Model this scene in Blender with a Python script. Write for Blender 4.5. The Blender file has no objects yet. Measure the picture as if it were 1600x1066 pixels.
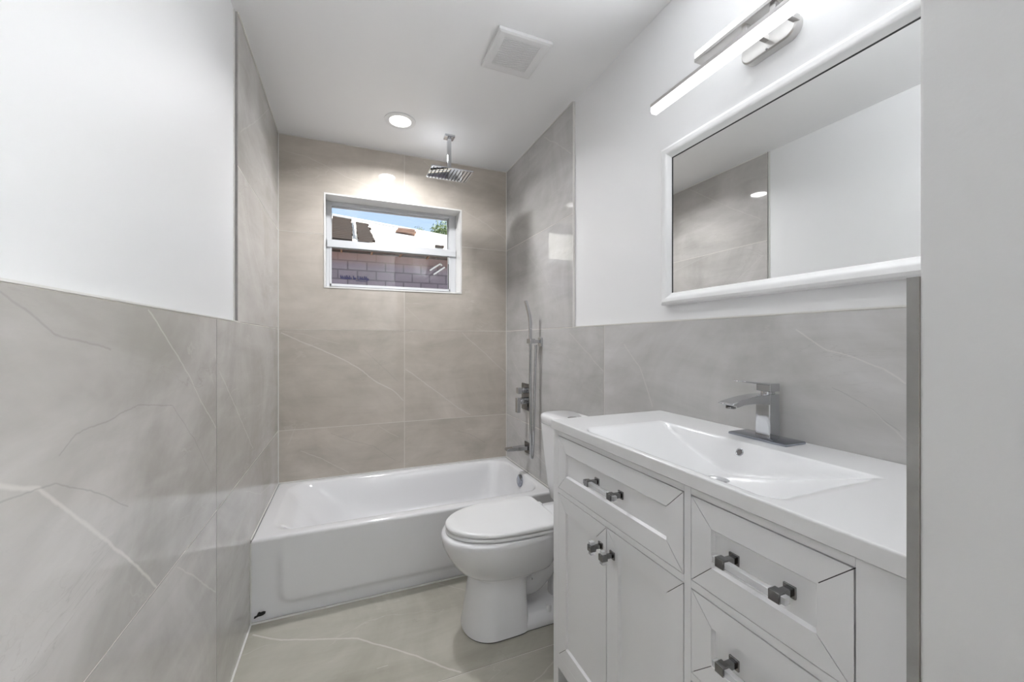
import bpy, bmesh, math, random
from mathutils import Vector, Matrix
random.seed(7)
PI = math.pi
# ------------------------------------------------------------------ camera, world, sun, exposure
CAMZ = 1.2586
XL, XR, YB, H = -0.3994, 1.1246, 2.8448, 2.5522      # room: tile faces left / right / back, ceiling height
CAP, J1, JT = 1.3335, 0.6998, 1.9475                  # tile joints by height
sc = bpy.context.scene
COL = sc.collection
cam_d = bpy.data.cameras.new('camera'); cam = bpy.data.objects.new('camera', cam_d); COL.objects.link(cam)
cam.location = (0, 0, CAMZ); cam.rotation_euler = (PI/2, 0, -0.3902)
cam_d.sensor_width = 36; cam_d.lens = 624.14/1600*36; cam_d.clip_start = 0.02; cam_d.clip_end = 300
sc.camera = cam
sc.view_settings.view_transform = 'Standard'; sc.view_settings.look = 'None'
sc.view_settings.exposure = 1.06; sc.view_settings.gamma = 1.0; sc.view_settings.use_curve_mapping = False

def new_mat(name):
    m = bpy.data.materials.new(name); m.use_nodes = True
    nt = m.node_tree; nt.nodes.clear()
    return m, nt
world = bpy.data.worlds.new('sky'); sc.world = world; world.use_nodes = True
wn = world.node_tree; wn.nodes.clear()
w_out = wn.nodes.new('ShaderNodeOutputWorld'); w_bg = wn.nodes.new('ShaderNodeBackground')
w_tc = wn.nodes.new('ShaderNodeTexCoord'); w_no = wn.nodes.new('ShaderNodeTexNoise'); w_cr = wn.nodes.new('ShaderNodeValToRGB')
w_mp = wn.nodes.new('ShaderNodeMapping'); w_mp.inputs['Scale'].default_value = (1, 1, 2.2); w_mp.inputs['Location'].default_value = (.35, 0, 0)
w_no.inputs['Scale'].default_value = 2.6; w_no.inputs['Detail'].default_value = 6; w_no.inputs['Roughness'].default_value = .55
w_cr.color_ramp.elements[0].position = .47; w_cr.color_ramp.elements[0].color = (.50, .66, .93, 1)
w_cr.color_ramp.elements[1].position = .68; w_cr.color_ramp.elements[1].color = (1.0, 1.0, 1.0, 1)
wn.links.new(w_tc.outputs['Generated'], w_mp.inputs[0]); wn.links.new(w_mp.outputs[0], w_no.inputs['Vector'])
wn.links.new(w_no.outputs['Fac'], w_cr.inputs[0]); wn.links.new(w_cr.outputs[0], w_bg.inputs[0]); wn.links.new(w_bg.outputs[0], w_out.inputs[0])
w_bg.inputs[1].default_value = .60

sun_d = bpy.data.lights.new('sun', 'SUN'); sun_d.energy = 7.5; sun_d.angle = .01; sun_d.color = (1, .95, .86)
sun = bpy.data.objects.new('sun', sun_d); COL.objects.link(sun)
sun.location = (4, 8, 12); sun.rotation_euler = Vector((.42, .33, .85)).to_track_quat('Z', 'Y').to_euler()

HALL_FILL_POWER, LED_STRENGTH, DOWN_STRENGTH, DOWN_WATT, DOOR_FILL_WATT, LED_UP, LED_DOWN = 62.0, .85, 6.0, 6.4, .8, 5.6, .25

# ------------------------------------------------------------------ node helpers
def principled(nt, color=(.8,.8,.8), rough=.5, metal=0.0, ior=1.5, coat=0.0, spec=None):
    b = nt.nodes.new('ShaderNodeBsdfPrincipled'); o = nt.nodes.new('ShaderNodeOutputMaterial')
    b.inputs['Base Color'].default_value = (*color, 1); b.inputs['Roughness'].default_value = rough
    b.inputs['Metallic'].default_value = metal; b.inputs['IOR'].default_value = ior
    b.inputs['Coat Weight'].default_value = coat; b.inputs['Coat Roughness'].default_value = .04
    if spec is not None: b.inputs['Specular IOR Level'].default_value = spec
    nt.links.new(b.outputs[0], o.inputs[0]); return b
def noise(nt, scale, detail=3, rough=.5, vec=None, dist=0.0):
    n = nt.nodes.new('ShaderNodeTexNoise'); n.inputs['Scale'].default_value = scale; n.inputs['Detail'].default_value = detail
    n.inputs['Roughness'].default_value = rough; n.inputs['Distortion'].default_value = dist
    if vec is not None: nt.links.new(vec, n.inputs['Vector'])
    return n
def math_n(nt, op, a, b=None, clamp=False):
    n = nt.nodes.new('ShaderNodeMath'); n.operation = op; n.use_clamp = clamp
    for i, v in enumerate((a, b)):
        if v is None: continue
        if isinstance(v, (int, float)): n.inputs[i].default_value = v
        else: nt.links.new(v, n.inputs[i])
    return n.outputs[0]
def vmath(nt, op, a, b=None, scale=None):
    n = nt.nodes.new('ShaderNodeVectorMath'); n.operation = op
    for i, v in enumerate((a, b)):
        if v is None: continue
        if isinstance(v, (tuple, Vector)): n.inputs[i].default_value = v
        else: nt.links.new(v, n.inputs[i])
    if scale is not None:
        if isinstance(scale, (int, float)): n.inputs['Scale'].default_value = scale
        else: nt.links.new(scale, n.inputs['Scale'])
    return n
def mixc(nt, fac, a, b, mode='MIX'):
    n = nt.nodes.new('ShaderNodeMix'); n.data_type = 'RGBA'; n.blend_type = mode
    for s, v in ((n.inputs['Factor'], fac), (n.inputs[6], a), (n.inputs[7], b)):
        if isinstance(v, (int, float)): s.default_value = v
        elif isinstance(v, tuple): s.default_value = (*v, 1)
        else: nt.links.new(v, s)
    return n.outputs[2]
def bump(nt, b, height, strength, dist=.002):
    n = nt.nodes.new('ShaderNodeBump'); n.inputs['Strength'].default_value = strength; n.inputs['Distance'].default_value = dist
    nt.links.new(height, n.inputs['Height']); nt.links.new(n.outputs[0], b.inputs['Normal'])
def simple(name, color, rough=.5, metal=0.0, coat=0.0, nscale=0, namp=.05, bumps=0.0, bscale=60, ior=1.5):
    """plain surface with a faint procedural mottling"""
    m, nt = new_mat(name); b = principled(nt, color, rough, metal, ior, coat)
    tc = nt.nodes.new('ShaderNodeTexCoord')
    if nscale:
        n = noise(nt, nscale, 4, .55, tc.outputs['Object'])
        lo = tuple(max(0, c*(1-namp)) for c in color); hi = tuple(min(1, c*(1+namp)) for c in color)
        nt.links.new(mixc(nt, n.outputs['Fac'], lo, hi), b.inputs['Base Color'])
    if bumps:
        n2 = noise(nt, bscale, 3, .6, tc.outputs['Object']); bump(nt, b, n2.outputs['Fac'], bumps)
    return m
def stone(name, axes, veins, base=(.40,.375,.345), seed=0.0, rough=.04, vgain=1.0, dark=()):
    """polished grey-beige porcelain; veins: list of (polyline points in wall coordinates, width, strength)"""
    m, nt = new_mat(name); b = principled(nt, base, rough, 0, 1.5)
    tc = nt.nodes.new('ShaderNodeTexCoord'); sp = nt.nodes.new('ShaderNodeSeparateXYZ'); cb = nt.nodes.new('ShaderNodeCombineXYZ')
    nt.links.new(tc.outputs['Object'], sp.inputs[0])
    nt.links.new(sp.outputs[axes[0]], cb.inputs[0]); nt.links.new(sp.outputs[axes[1]], cb.inputs[1])
    P = cb.outputs[0]
    uv = nt.nodes.new('ShaderNodeUVMap').outputs[0]           # each tile has its own patch of stone
    cl = noise(nt, 1.6, 5, .62, uv, .8)
    st = nt.nodes.new('ShaderNodeMapping'); st.inputs['Rotation'].default_value = (0, 0, .6); st.inputs['Scale'].default_value = (1.3, 5.5, 1)
    nt.links.new(uv, st.inputs[0]); c2 = noise(nt, 1.8, 6, .6, st.outputs[0], .6)
    f = math_n(nt, 'ADD', math_n(nt, 'MULTIPLY', cl.outputs['Fac'], .68), math_n(nt, 'MULTIPLY', c2.outputs['Fac'], .32))
    cr = nt.nodes.new('ShaderNodeValToRGB'); cr.color_ramp.elements[0].position = .34; cr.color_ramp.elements[1].position = .68
    cr.color_ramp.elements[0].color = (base[0]*.76, base[1]*.76, base[2]*.74, 1)
    cr.color_ramp.elements[1].color = (base[0]*1.17, base[1]*1.17, base[2]*1.19, 1)
    nt.links.new(f, cr.inputs[0]); colr = cr.outputs[0]
    # warped coordinates so the veins wander a little
    w1 = noise(nt, 9.0, 4, .6, P); w1v = vmath(nt, 'SUBTRACT', w1.outputs['Color'], (.5, .5, .5)).outputs[0]
    PW = vmath(nt, 'ADD', P, vmath(nt, 'SCALE', w1v, scale=.020).outputs[0]).outputs[0]
    PWf = vmath(nt, 'MULTIPLY', PW, (1, 1, 0)).outputs[0]
    def segs(vl, mask=None):
        for pts, wd, stg in vl:
            for a, c in zip(pts[:-1], pts[1:]):
                A = Vector((a[0], a[1], 0)); D = Vector((c[0]-a[0], c[1]-a[1], 0))
                pa = vmath(nt, 'SUBTRACT', PWf, A).outputs[0]
                t = math_n(nt, 'MULTIPLY', vmath(nt, 'DOT_PRODUCT', pa, D).outputs['Value'], 1/D.length_squared, clamp=True)
                q = vmath(nt, 'SUBTRACT', pa, vmath(nt, 'SCALE', D, scale=t).outputs[0]).outputs[0]
                d = vmath(nt, 'LENGTH', q).outputs['Value']
                mr = nt.nodes.new('ShaderNodeMapRange'); mr.interpolation_type = 'SMOOTHSTEP'
                mr.inputs[1].default_value = wd*.1; mr.inputs[2].default_value = wd; mr.inputs[3].default_value = stg; mr.inputs[4].default_value = 0
                nt.links.new(d, mr.inputs[0])
                mask = mr.outputs[0] if mask is None else math_n(nt, 'MAXIMUM', mask, mr.outputs[0])
        return mask
    mask = segs(veins); dmask = segs(dark)
    # faint hairline veins everywhere, broken up
    mp = nt.nodes.new('ShaderNodeMapping'); mp.inputs['Rotation'].default_value = (0, 0, .75); mp.inputs['Scale'].default_value = (.55, 1.7, 1); mp.inputs['Location'].default_value = (seed, seed*.7, 0)
    nt.links.new(uv, mp.inputs[0])
    hn = noise(nt, 1.7, 5, .55, mp.outputs[0], .7)
    hv = math_n(nt, 'ABSOLUTE', math_n(nt, 'SUBTRACT', hn.outputs['Fac'], .52))
    mr = nt.nodes.new('ShaderNodeMapRange'); mr.inputs[1].default_value = 0; mr.inputs[2].default_value = .0065; mr.inputs[3].default_value = .34; mr.inputs[4].default_value = 0
    nt.links.new(hv, mr.inputs[0])
    brk = noise(nt, 3.1, 2, .5, uv); bm_ = nt.nodes.new('ShaderNodeMapRange'); bm_.inputs[1].default_value = .5; bm_.inputs[2].default_value = .66
    nt.links.new(brk.outputs['Fac'], bm_.inputs[0]); hair = math_n(nt, 'MULTIPLY', mr.outputs[0], bm_.outputs[0])
    mask = hair if mask is None else math_n(nt, 'MAXIMUM', mask, hair)
    mask = math_n(nt, 'MULTIPLY', mask, vgain)
    mask = math_n(nt, 'MULTIPLY', mask, .72)
    colr = mixc(nt, mask, colr, (.74, .715, .68))
    dk = noise(nt, 2.3, 6, .6, mp.outputs[0], 1.2); dv = math_n(nt, 'ABSOLUTE', math_n(nt, 'SUBTRACT', dk.outputs['Fac'], .46))
    mr2 = nt.nodes.new('ShaderNodeMapRange'); mr2.inputs[1].default_value = 0; mr2.inputs[2].default_value = .004; mr2.inputs[3].default_value = .3; mr2.inputs[4].default_value = 0
    nt.links.new(dv, mr2.inputs[0]); colr = mixc(nt, math_n(nt, 'MULTIPLY', mr2.outputs[0], bm_.outputs[0]), colr, (base[0]*.62, base[1]*.6, base[2]*.58))
    if dmask is not None: colr = mixc(nt, dmask, colr, (base[0]*.5, base[1]*.5, base[2]*.5))
    nt.links.new(colr, b.inputs['Base Color'])
    return m
def emit(name, color, strength):
    m, nt = new_mat(name); e = nt.nodes.new('ShaderNodeEmission'); o = nt.nodes.new('ShaderNodeOutputMaterial')
    e.inputs[0].default_value = (*color, 1); e.inputs[1].default_value = strength; nt.links.new(e.outputs[0], o.inputs[0]); return m

M = {}
M['paint'] = simple('white_wall_paint', (.84,.84,.845), .52, nscale=1.5, namp=.012, bumps=.10, bscale=45)
M['paint_shaded'] = simple('rolled_white_paint_shaded', (.74,.74,.74), .5, nscale=2.5, namp=.03, bumps=.35, bscale=38)  # same wall white, darkened to hold the shade on the door wall
M['ceiling'] = simple('ceiling_paint', (.90,.90,.905), .40, nscale=1.2, namp=.012, bumps=.05, bscale=30)
M['grout'] = simple('pale_grout', (.68,.65,.60), .7, nscale=30, namp=.04)
M['caulk'] = simple('white_caulk', (.74,.73,.70), .4, nscale=20, namp=.03)
M['edge'] = simple('raw_tile_edge', (.30,.295,.285), .55, nscale=14, namp=.35, bumps=.2, bscale=90)
M['porcelain'] = simple('white_porcelain', (.84,.84,.85), .16, coat=.0, ior=1.4, nscale=2, namp=.008)
M['enamel'] = simple('white_enamel', (.80,.80,.81), .13, coat=.4, nscale=2, namp=.008)
M['resin'] = simple('white_cultured_marble', (.80,.80,.805), .16, coat=.3, nscale=2, namp=.006)
M['lacquer'] = simple('pale_grey_cabinet_lacquer', (.80,.80,.81), .35, nscale=3, namp=.012)
M['gap'] = simple('dark_joint', (.05,.05,.05), .8, nscale=10, namp=.1)
M['chrome'] = simple('chrome', (.60,.61,.63), .06, metal=1, nscale=5, namp=.02)
M['dark_chrome'] = simple('black_chrome', (.25,.25,.255), .10, metal=1, nscale=5, namp=.03)
M['plate'] = simple('chrome_dark_reflection', (.36,.38,.43), .06, metal=1, nscale=5, namp=.02)  # chrome colour darkened to carry a dark bluish reflection
M['nickel'] = simple('brushed_nickel', (.62,.61,.60), .28, metal=1, nscale=40, namp=.05)
M['vinyl'] = simple('white_vinyl', (.62,.63,.65), .3, nscale=4, namp=.01)
M['plastic'] = simple('white_plastic', (.80,.80,.80), .35, nscale=4, namp=.01)
M['shadow'] = simple('grille_interior', (.10,.10,.10), .8, nscale=10, namp=.1)
M['frame'] = simple('white_satin_frame', (.82,.82,.82), .28, nscale=4, namp=.008)
M['rubber'] = simple('grey_rubber', (.16,.15,.145), .6, nscale=30, namp=.1)
M['black'] = simple('black_chip', (.008,.008,.008), .5, nscale=60, namp=.4)
M['led'] = emit('led_diffuser', (.965,.985,1), LED_STRENGTH)
M['led_up'] = emit('led_diffuser_upper', (.965,.985,1), 1.1)
M['down'] = emit('downlight_lens', (1,.97,.92), DOWN_STRENGTH)
M['mirror'] = simple('mirror_silver', (.86,.87,.865), 0.0, metal=1, nscale=1, namp=.002)
def make_clear(name, tint, ior=1.45, rough=0.0):
    m, nt = new_mat(name); o = nt.nodes.new('ShaderNodeOutputMaterial'); t = nt.nodes.new('ShaderNodeBsdfTransparent'); g = nt.nodes.new('ShaderNodeBsdfGlossy')
    fr = nt.nodes.new('ShaderNodeFresnel'); fr.inputs[0].default_value = ior; mx = nt.nodes.new('ShaderNodeMixShader')
    n = noise(nt, 3, 1); c = mixc(nt, n.outputs['Fac'], tint, tuple(min(1, x*1.01) for x in tint)); nt.links.new(c, t.inputs[0])
    g.inputs['Roughness'].default_value = rough
    nt.links.new(fr.outputs[0], mx.inputs[0]); nt.links.new(t.outputs[0], mx.inputs[1]); nt.links.new(g.outputs[0], mx.inputs[2]); nt.links.new(mx.outputs[0], o.inputs[0])
    return m
M['glass'] = make_clear('window_glass', (.97,.98,.98))
def acrylic_mat():
    m, nt = new_mat('clear_acrylic'); o = nt.nodes.new('ShaderNodeOutputMaterial'); t = nt.nodes.new('ShaderNodeBsdfTransparent'); b = nt.nodes.new('ShaderNodeBsdfPrincipled')
    mx = nt.nodes.new('ShaderNodeMixShader'); n = noise(nt, 60, 2); c = mixc(nt, n.outputs['Fac'], (.80,.81,.82), (.86,.87,.88)); nt.links.new(c, b.inputs['Base Color'])
    b.inputs['Roughness'].default_value = .12; mx.inputs[0].default_value = .38; t.inputs[0].default_value = (.98,.98,.985,1)
    nt.links.new(t.outputs[0], mx.inputs[1]); nt.links.new(b.outputs[0], mx.inputs[2]); nt.links.new(mx.outputs[0], o.inputs[0]); return m
M['acrylic'] = acrylic_mat()
# block wall
def block_mat():
    m, nt = new_mat('concrete_block'); b = principled(nt, (.3,.26,.3), .9)
    tc = nt.nodes.new('ShaderNodeTexCoord'); sp = nt.nodes.new('ShaderNodeSeparateXYZ'); cb = nt.nodes.new('ShaderNodeCombineXYZ')
    nt.links.new(tc.outputs['Object'], sp.inputs[0]); nt.links.new(sp.outputs[0], cb.inputs[0]); nt.links.new(sp.outputs[2], cb.inputs[1])
    br = nt.nodes.new('ShaderNodeTexBrick'); nt.links.new(cb.outputs[0], br.inputs['Vector'])
    br.inputs['Scale'].default_value = 1; br.inputs['Brick Width'].default_value = .335; br.inputs['Row Height'].default_value = .172
    br.inputs['Mortar Size'].default_value = .014; br.inputs['Mortar Smooth'].default_value = .3
    br.inputs['Color1'].default_value = (.25,.195,.23,1); br.inputs['Color2'].default_value = (.19,.145,.17,1); br.inputs['Mortar'].default_value = (.05,.032,.045,1)  # purple tint puts the bluish light on the shaded wall into the colour
    n = noise(nt, 9, 5, .7, tc.outputs['Object']); c = mixc(nt, .35, br.outputs['Color'], mixc(nt, n.outputs['Fac'], (.12,.10,.11), (.42,.36,.39)), 'MIX')
    # reddish tone, stronger towards the top of the wall
    n2 = noise(nt, 1.7, 4, .6, tc.outputs['Object']); zz = nt.nodes.new('ShaderNodeMapRange'); zz.inputs[1].default_value = 2.72; zz.inputs[2].default_value = 2.86
    nt.links.new(math_n(nt, 'ADD', sp.outputs[2], math_n(nt, 'MULTIPLY', n2.outputs['Fac'], .12)), zz.inputs[0])
    c = mixc(nt, math_n(nt, 'MULTIPLY', zz.outputs[0], .6), c, (.33,.19,.145)); nt.links.new(c, b.inputs['Base Color'])
    return m
M['block'] = block_mat()
M['underlay'] = simple('white_roof_underlayment', (.86,.83,.77), .8, nscale=1.3, namp=.06)
def deck_mat():
    m, nt = new_mat('weathered_decking'); b = principled(nt, (.2,.16,.13), .9, spec=.1)
    tc = nt.nodes.new('ShaderNodeTexCoord'); mp = nt.nodes.new('ShaderNodeMapping'); mp.inputs['Scale'].default_value = (2, 30, 30)
    nt.links.new(tc.outputs['Object'], mp.inputs[0]); n = noise(nt, 1.5, 5, .65, mp.outputs[0])
    cr = nt.nodes.new('ShaderNodeValToRGB'); cr.color_ramp.elements[0].position = .35; cr.color_ramp.elements[0].color = (.006,.004,.003,1)
    cr.color_ramp.elements[1].position = .7; cr.color_ramp.elements[1].color = (.034,.016,.008,1)
    nt.links.new(n.outputs['Fac'], cr.inputs[0]); nt.links.new(cr.outputs[0], b.inputs['Base Color']); return m
M['deck'] = deck_mat()
M['timber'] = simple('eave_timber', (.05,.03,.02), .8, nscale=8, namp=.5)
M['rafter'] = simple('orange_rafter_end', (.30,.15,.07), .7, nscale=8, namp=.2)
M['terracotta'] = simple('terracotta', (.36,.21,.145), .8, nscale=6, namp=.3)
M['leaf'] = simple('tree_leaf', (.10,.17,.035), .7, nscale=5, namp=.6)
M['bark'] = simple('bark', (.12,.08,.05), .9, nscale=12, namp=.4)
M['ground'] = simple('sandy_ground', (.36,.33,.28), .9, nscale=3, namp=.2)
M['stucco'] = simple('exterior_stucco', (.62,.60,.56), .9, nscale=8, namp=.06)
M['white_metal'] = simple('white_painted_metal', (.85,.82,.78), .4, nscale=8, namp=.05)
M['ink'] = simple('blue_black_ink', (.035,.025,.10), .6, nscale=8, namp=.3)
M['hall'] = simple('hall_paint', (.84,.84,.84), .6, nscale=2, namp=.01)

# ------------------------------------------------------------------ geometry helpers
def link(name, bm, mats, parent=None, smooth=False, bevel=0, segs=2, angle=35, subsurf=0):
    me = bpy.data.meshes.new(name); bmesh.ops.recalc_face_normals(bm, faces=bm.faces[:]); bm.to_mesh(me); bm.free()
    for m in (mats if isinstance(mats, (list, tuple)) else [mats]): me.materials.append(M[m] if isinstance(m, str) else m)
    o = bpy.data.objects.new(name, me); COL.objects.link(o)
    if parent is not None:
        o.parent = parent; o.matrix_parent_inverse = Matrix.Translation(-Vector(parent.location)) if parent.location.length else Matrix()
    if bevel:
        b = o.modifiers.new('bevel', 'BEVEL'); b.width = bevel; b.segments = segs; b.limit_method = 'ANGLE'; b.angle_limit = math.radians(35)
        b.harden_normals = False
    if subsurf:
        s = o.modifiers.new('sub', 'SUBSURF'); s.levels = subsurf; s.render_levels = subsurf
    if smooth or bevel:
        for p in me.polygons: p.use_smooth = True
        me.set_sharp_from_angle(angle=math.radians(angle)) if not subsurf else None
    return o
def box(bm, x0, x1, y0, y1, z0, z1, mi=0, mat=None):
    vs = [bm.verts.new((x, y, z)) for z in (z0, z1) for y in (y0, y1) for x in (x0, x1)]
    if mat is not None:
        for v in vs: v.co = mat @ v.co
    fs = []
    for f in ((0,1,3,2), (4,6,7,5), (0,4,5,1), (2,3,7,6), (0,2,6,4), (1,5,7,3)):
        fc = bm.faces.new([vs[i] for i in f]); fc.material_index = mi; fs.append(fc)
    return fs
def one_box(name, b, mat, parent=None, bevel=0, **k):
    bm = bmesh.new(); box(bm, *b); return link(name, bm, mat, parent, bevel=bevel, **k)
def rrect(x0, x1, y0, y1, r, z, n=8, plane='xy'):
    """rounded-rectangle loop, constant vertex count"""
    pts = []; m = 6
    r = max(r, 1e-4)
    cs = [(x1-r, y0+r, -PI/2), (x1-r, y1-r, 0), (x0+r, y1-r, PI/2), (x0+r, y0+r, PI)]
    for i, (cx, cy, a0) in enumerate(cs):
        arc = [(cx+r*math.cos(a0+PI/2*k/n), cy+r*math.sin(a0+PI/2*k/n)) for k in range(n+1)]
        pts += arc
        nx = cs[(i+1) % 4]; b = (nx[0]+r*math.cos(nx[2]), nx[1]+r*math.sin(nx[2])); a = arc[-1]
        for k in range(1, m): pts.append((a[0]+(b[0]-a[0])*k/m, a[1]+(b[1]-a[1])*k/m))
    return [Vector((x, y, z)) for x, y in pts]
def loft(bm, loops, cap0=True, cap1=True, mi=0, closed=True):
    rows = [[bm.verts.new(p) for p in L] for L in loops]; n = len(rows[0])
    for a, b in zip(rows[:-1], rows[1:]):
        for i in range(n if closed else n-1):
            j = (i+1) % n; f = bm.faces.new((a[i], a[j], b[j], b[i])); f.material_index = mi
    if cap0: f = bm.faces.new(rows[0][::-1]); f.material_index = mi
    if cap1: f = bm.faces.new(rows[-1]); f.material_index = mi
    return rows
def tube(bm, path, r, n=16, mi=0, caps=True):
    pts = [Vector(p) for p in path]; rad = r if isinstance(r, (list, tuple)) else [r]*len(pts)
    loops = []; prev = None
    for i, p in enumerate(pts):
        t = (pts[min(i+1, len(pts)-1)]-pts[max(i-1, 0)]).normalized()
        if prev is None: a = t.orthogonal().normalized()
        else: a = (prev - t*prev.dot(t)).normalized()
        prev = a; b = t.cross(a)
        loops.append([p+(a*math.cos(2*PI*k/n)+b*math.sin(2*PI*k/n))*rad[i] for k in range(n)])
    loft(bm, loops, caps, caps, mi)
def catmull(pts, k=8):
    P = [Vector(p) for p in pts]; P = [P[0]*2-P[1]] + P + [P[-1]*2-P[-2]]; out = []
    for i in range(1, len(P)-2):
        for s in range(k):
            t = s/k; a, b, c, d = P[i-1:i+3]
            out.append(.5*((2*b)+(-a+c)*t+(2*a-5*b+4*c-d)*t*t+(-a+3*b-3*c+d)*t**3))
    out.append(P[-2]); return out
def lathe(bm, prof, center, axis='z', n=40, mi=0, cap0=True, cap1=True):
    loops = []
    for r, h in prof:
        L = []
        for k in range(n):
            a = 2*PI*k/n; c, s = r*math.cos(a), r*math.sin(a)
            v = {'z': (c, s, h), 'x': (h, c, s), 'y': (c, h, s)}[axis]
            L.append(Vector(center)+Vector(v))
        loops.append(L)
    loft(bm, loops, cap0, cap1, mi)
def prism(bm, poly, axis, a0, a1, mi=0):
    def mk(p, a): return {'x': (a, p[0], p[1]), 'y': (p[0], a, p[1]), 'z': (p[0], p[1], a)}[axis]
    loft(bm, [[Vector(mk(p, a)) for p in poly] for a in (a0, a1)], mi=mi)
def thing(name, label, cat, loc, group=None):
    o = bpy.data.objects.new(name, None); COL.objects.link(o); o.location = loc; o.empty_display_size = .05
    o['label'] = label; o['category'] = cat
    if group: o['group'] = group
    return o
def tag(o, label, cat, group=None):
    o['label'] = label; o['category'] = cat
    if group: o['group'] = group
    return o
def struct(o, label=None, cat=None):
    o['kind'] = 'structure'
    if label: o['label'] = label
    if cat: o['category'] = cat
    return o

# ------------------------------------------------------------------ the room shell
T = .012   # tile build-up
WX0, WX1, WZ0, WZ1 = -.1387, .7675, 1.607, 2.2144     # window opening in the back wall
def cladding(name, plane, pos, sign, cells, mat, parent, hole=None, gap=.0035, clip=None):
    """tiles on a wall plane; cells = (u0,u1,v0,v1); plane 'x' (u=y, v=z), 'y' (u=x, v=z), 'z' (u=x, v=y). sign = side the backing lies on"""
    bm = bmesh.new(); uvl = bm.loops.layers.uv.new('UVMap')
    def put(u0, u1, v0, v1, d0, d1, mi, off=None):
        a, b = sorted((pos+sign*d0, pos+sign*d1))
        if plane == 'x': fs = box(bm, a, b, u0, u1, v0, v1, mi)
        elif plane == 'y': fs = box(bm, u0, u1, a, b, v0, v1, mi)
        else: fs = box(bm, u0, u1, v0, v1, a, b, mi)
        for f in fs:
            if off is None:
                f.normal_update()
                if abs(f.normal[{'x': 0, 'y': 1, 'z': 2}[plane]]) < .5: f.material_index = 2
                continue
            n = f.normal
            for l in f.loops:
                c = l.vert.co
                uv = {'x': (c.y, c.z), 'y': (c.x, c.z), 'z': (c.x, c.y)}[plane]
                l[uvl].uv = (uv[0]+off[0], uv[1]+off[1])
            f.normal_update(); n = f.normal
            ax = {'x': 0, 'y': 1, 'z': 2}[plane]
            if abs(n[ax]) < .5: f.material_index = 2
    for (u0, u1, v0, v1) in cells:
        off = (random.uniform(0, 40), random.uniform(0, 40)); g = gap/2
        r = (u0+g, u1-g, v0+g, v1-g); pieces = [r]
        if hole and not (r[1] <= hole[0] or r[0] >= hole[1] or r[3] <= hole[2] or r[2] >= hole[3]):
            pieces = []
            if r[2] < hole[2]: pieces.append((r[0], r[1], r[2], hole[2]))
            if r[3] > hole[3]: pieces.append((r[0], r[1], hole[3], r[3]))
            z0, z1 = max(r[2], hole[2]), min(r[3], hole[3])
            if r[0] < hole[0]: pieces.append((r[0], hole[0], z0, z1))
            if r[1] > hole[1]: pieces.append((hole[1], r[1], z0, z1))
        for p in pieces: put(*p, 0, T-.003, 0, off)
        base = [(u0, u1, v0, v1)]
        if hole and pieces != [r]:
            base = []
            if v0 < hole[2]: base.append((u0, u1, v0, hole[2]))
            if v1 > hole[3]: base.append((u0, u1, hole[3], v1))
            z0, z1 = max(v0, hole[2]), min(v1, hole[3])
            if u0 < hole[0]: base.append((u0, hole[0], z0, z1))
            if u1 > hole[1]: base.append((hole[1], u1, z0, z1))
        for p in base: put(*p, .0008, T, 1)
    return link(name, bm, [mat, 'grout', 'edge'], parent)

XP0, XP1 = XL-T, XR+T              # painted faces
FR_Y0, FR_Y1, FR_X = .128, .2490, .613       # door wall beside the camera
HY0 = -1.9                                    # hall behind the camera
wl = struct(one_box('wall_left', (XP0-.12, XP0, FR_Y1, YB+T+.2, 0, H+.1), 'paint'))
wr = struct(one_box('wall_right', (XP1, XP1+.12, FR_Y1, YB+T+.2, 0, H+.1), 'paint'))
bm = bmesh.new()
y0, y1 = YB+T, YB+.20
box(bm, XP0, WX0, y0, y1, 0, H+.1); box(bm, WX1, XP1, y0, y1, 0, H+.1)
box(bm, WX0, WX1, y0, y1, 0, WZ0); box(bm, WX0, WX1, y0, y1, WZ1, H+.1)
wb = struct(link('wall_back', bm, 'stucco'))
bm = bmesh.new(); box(bm, FR_X, XP1+.12, FR_Y0, FR_Y1, 0, H+.1)
wf = struct(link('wall_front', bm, 'paint_shaded', bevel=.004))
bm = bmesh.new(); box(bm, XP0-.12, XP0, FR_Y0, FR_Y1, 0, H+.1); box(bm, XP0, FR_X, FR_Y0, FR_Y1, 2.47, H+.1)
o = struct(link('wall_doorway', bm, 'paint_shaded', parent=wf)); del o['kind']
struct(one_box('ceiling', (XP0-.12, XP1+.12, FR_Y0-.0, YB+.20, H, H+.12), 'ceiling'))

# tiles
YJ = 1.586
TY_L, TY_R = 1.861, 1.870
m_back = stone('back_wall_stone', (0, 2), [
    ([(-.381,1.309),(-.165,1.208),(-.051,1.153),(.066,1.079),(.167,.990),(.279,.928),(.355,.850)], .0055, .75),
    ([(.373,1.062),(.465,.992),(.624,.867),(.741,.772),(.838,.714)], .0050, .7), ([(.775,1.318),(.912,1.200),(1.117,1.017)], .0040, .6),
    ([(-.363,2.448),(-.238,2.430),(-.013,2.343),(.228,2.272)], .0035, .4), ([(-.274,.561),(-.165,.508),(.007,.392)], .0040, .5), ([(.187,.686),(.321,.596)], .0035, .5),
    ([(-.303,.713),(-.346,.609)], .0035, .45), ([(.670,2.103),(.814,2.143),(1.128,2.252)], .0030, .25), ([(.789,2.211),(.962,2.136),(1.117,2.031)], .0040, .4),
    ([(.377,1.493),(.487,1.384)], .0030, .35), ([(-.38,1.32),(-.25,1.30),(-.05,1.24)], .0035, .3), ([(.50,2.53),(.64,2.42),(.80,2.34)], .0035, .25)],
    base=(.56,.51,.45), seed=1.3, dark=[([(-.10,.66),(.02,.60),(.16,.55),(.30,.44)], .003, .3), ([(.75,.60),(.86,.56),(.95,.50)], .0035, .3), ([(.10,1.20),(.22,1.08),(.32,.98)], .003, .25)])
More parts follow.
